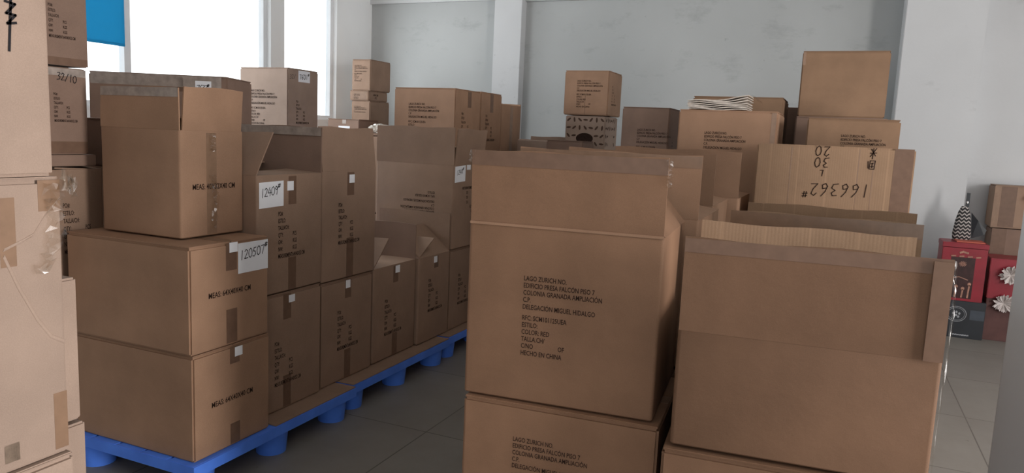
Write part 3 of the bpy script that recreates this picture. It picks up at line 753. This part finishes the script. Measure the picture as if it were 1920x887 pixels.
def bouquet(label, loc, s, seed):
    t = thing('wrapped_flowers', label, 'flowers', loc); rnd = random.Random(seed)
    m = MB()
    for i in range(15):
        a = 2*PI*i/15+rnd.uniform(-.2, .2); P = [(0, 0, 0)]
        for k in range(7):
            b = a-.5+k/6; r_ = s*(.86+.16*math.sin(k*2.1+i))*(1-.3*abs(k-3)/3); P.append((r_*math.cos(b), -.012-.03*rnd.random(), r_*math.sin(b)))
        m.add(P, [(0, k, k+1) for k in range(1, 7)])
    m.build('petals', WHT, t)
    q = MB(); N = 8
    q.ring([[(s*.2+x*s*1.4+ .008*math.cos(2*PI*i/N), .0+.008*math.sin(2*PI*i/N)-.008, -s*.25-x*s*1.3) for i in range(N)] for x in (0, 1)]).build('stem', WHT, t)
bouquet('white tissue-wrapped flower leaning on the front of the red box', (1.26, 6.535, .52), .085, 3)
bouquet('dusky tissue-wrapped flower below the white one, on the maroon carton', (1.24, 6.545, .30), .08, 4)
t, dm = carton('brown carton on edge beside the wall, lower of the far pair', 1.16, 1.62, 6.88, 7.14, 0, .84, 'dark', top=False)
tape(t, '-y', dm, .0, .10, .0, .835)
t, dm = carton('brown carton with wide tape down its front, upper of the far pair', 1.145, 1.60, 6.88, 7.14, .841, 1.175, 'grey')
tape(t, '-y', dm, .045, .15, .01, .325); tape(t, '-y', dm, .0, .042, .0, .33, TAPE_PALE)
o = MB()
rnd = random.Random(4); P = [(0, 0, 0)]+[(.05*math.cos(2*PI*i/9)*rnd.uniform(.7, 1.2), -.015*rnd.random(), .045*math.sin(2*PI*i/9)*rnd.uniform(.7, 1.2)) for i in range(9)]
P += [(x*.9, .02, z*.9) for x, y, z in P]
F = [(0, 1+i, 1+(i+1) % 9) for i in range(9)]+[(10, 11+(i+1) % 9, 11+i) for i in range(9)]+[(1+i, 11+i, 11+(i+1) % 9, 1+(i+1) % 9) for i in range(9)]
ob = o.add(P, F).build('ribbon_bow', plain('coral_red_ribbon', (.75, .06, .05), .4, .5, .2, 20)); ob.location = (1.40, 6.855, 1.10)
tag(ob, 'small coral red bow on the taped far carton', 'bow')
# patterned bag hanging by the pillar
def zig():
    m, nt, b = new_mat('black_white_zigzag_cloth')
    co = node(nt, 'ShaderNodeTexCoord').outputs['Object']
    w = node(nt, 'ShaderNodeSeparateXYZ'); nt.links.new(co, w.inputs[0])
    pp = node(nt, 'ShaderNodeMath', operation='PINGPONG'); nt.links.new(w.outputs[0], pp.inputs[0]); pp.inputs[1].default_value = .016
    ad = node(nt, 'ShaderNodeMath', operation='ADD'); nt.links.new(pp.outputs[0], ad.inputs[0]); nt.links.new(w.outputs[2], ad.inputs[1])
    fr = node(nt, 'ShaderNodeMath', operation='PINGPONG'); nt.links.new(ad.outputs[0], fr.inputs[0]); fr.inputs[1].default_value = .014
    c = mixc(nt, ramp(nt, fr.outputs[0], .008, .0095), (.015, .014, .015), (.42, .38, .36))
    nt.links.new(c, b.inputs['Base Color']); b.inputs['Roughness'].default_value = .8
    return m
t = thing('cloth_bag', 'black bag with white zigzag panel standing on the red gift box against the pillar', 'bag', (.93, 6.70, .737))
prof = [(0, .085, .035), (.05, .09, .05), (.15, .075, .045), (.22, .055, .03), (.265, .03, .018)]
ring = lambda z, a, b: [(.0+a*math.copysign(abs(math.cos(q))**.6, math.cos(q))*.7, b*math.copysign(abs(math.sin(q))**.6, math.sin(q)), z) for q in [2*PI*i/20 for i in range(20)]]
MB().ring([ring(*p) for p in prof]).build('body', zig(), t, smooth=True)
MB().add([(.05, .0, .22), (.10, -.01, .16), (.165, 0, .09), (.15, .0, .05), (.07, .0, .02), (.05, .02, .22), (.10, .015, .16), (.165, .02, .09), (.15, .02, .05), (.07, .02, .02)],
         [(0, 1, 2, 3, 4), (9, 8, 7, 6, 5), (0, 5, 6, 1), (1, 6, 7, 2), (2, 7, 8, 3), (3, 8, 9, 4), (4, 9, 5, 0)]).build('side_flap', BLACK, t)
MB().ring([[(.015+dx, dy, z) for dx, dy in ((-.012, -.006), (.012, -.006), (.012, .006), (-.012, .006))] for z in (.24, .37)]).build('strap', BLACK, t)
MB().cyl(.012, -.01, .29, .305, .009, .009, 12).build('strap_ring', plain('bright_metal', (.8, .8, .8), .2, .5, 0, 5, 1), t)
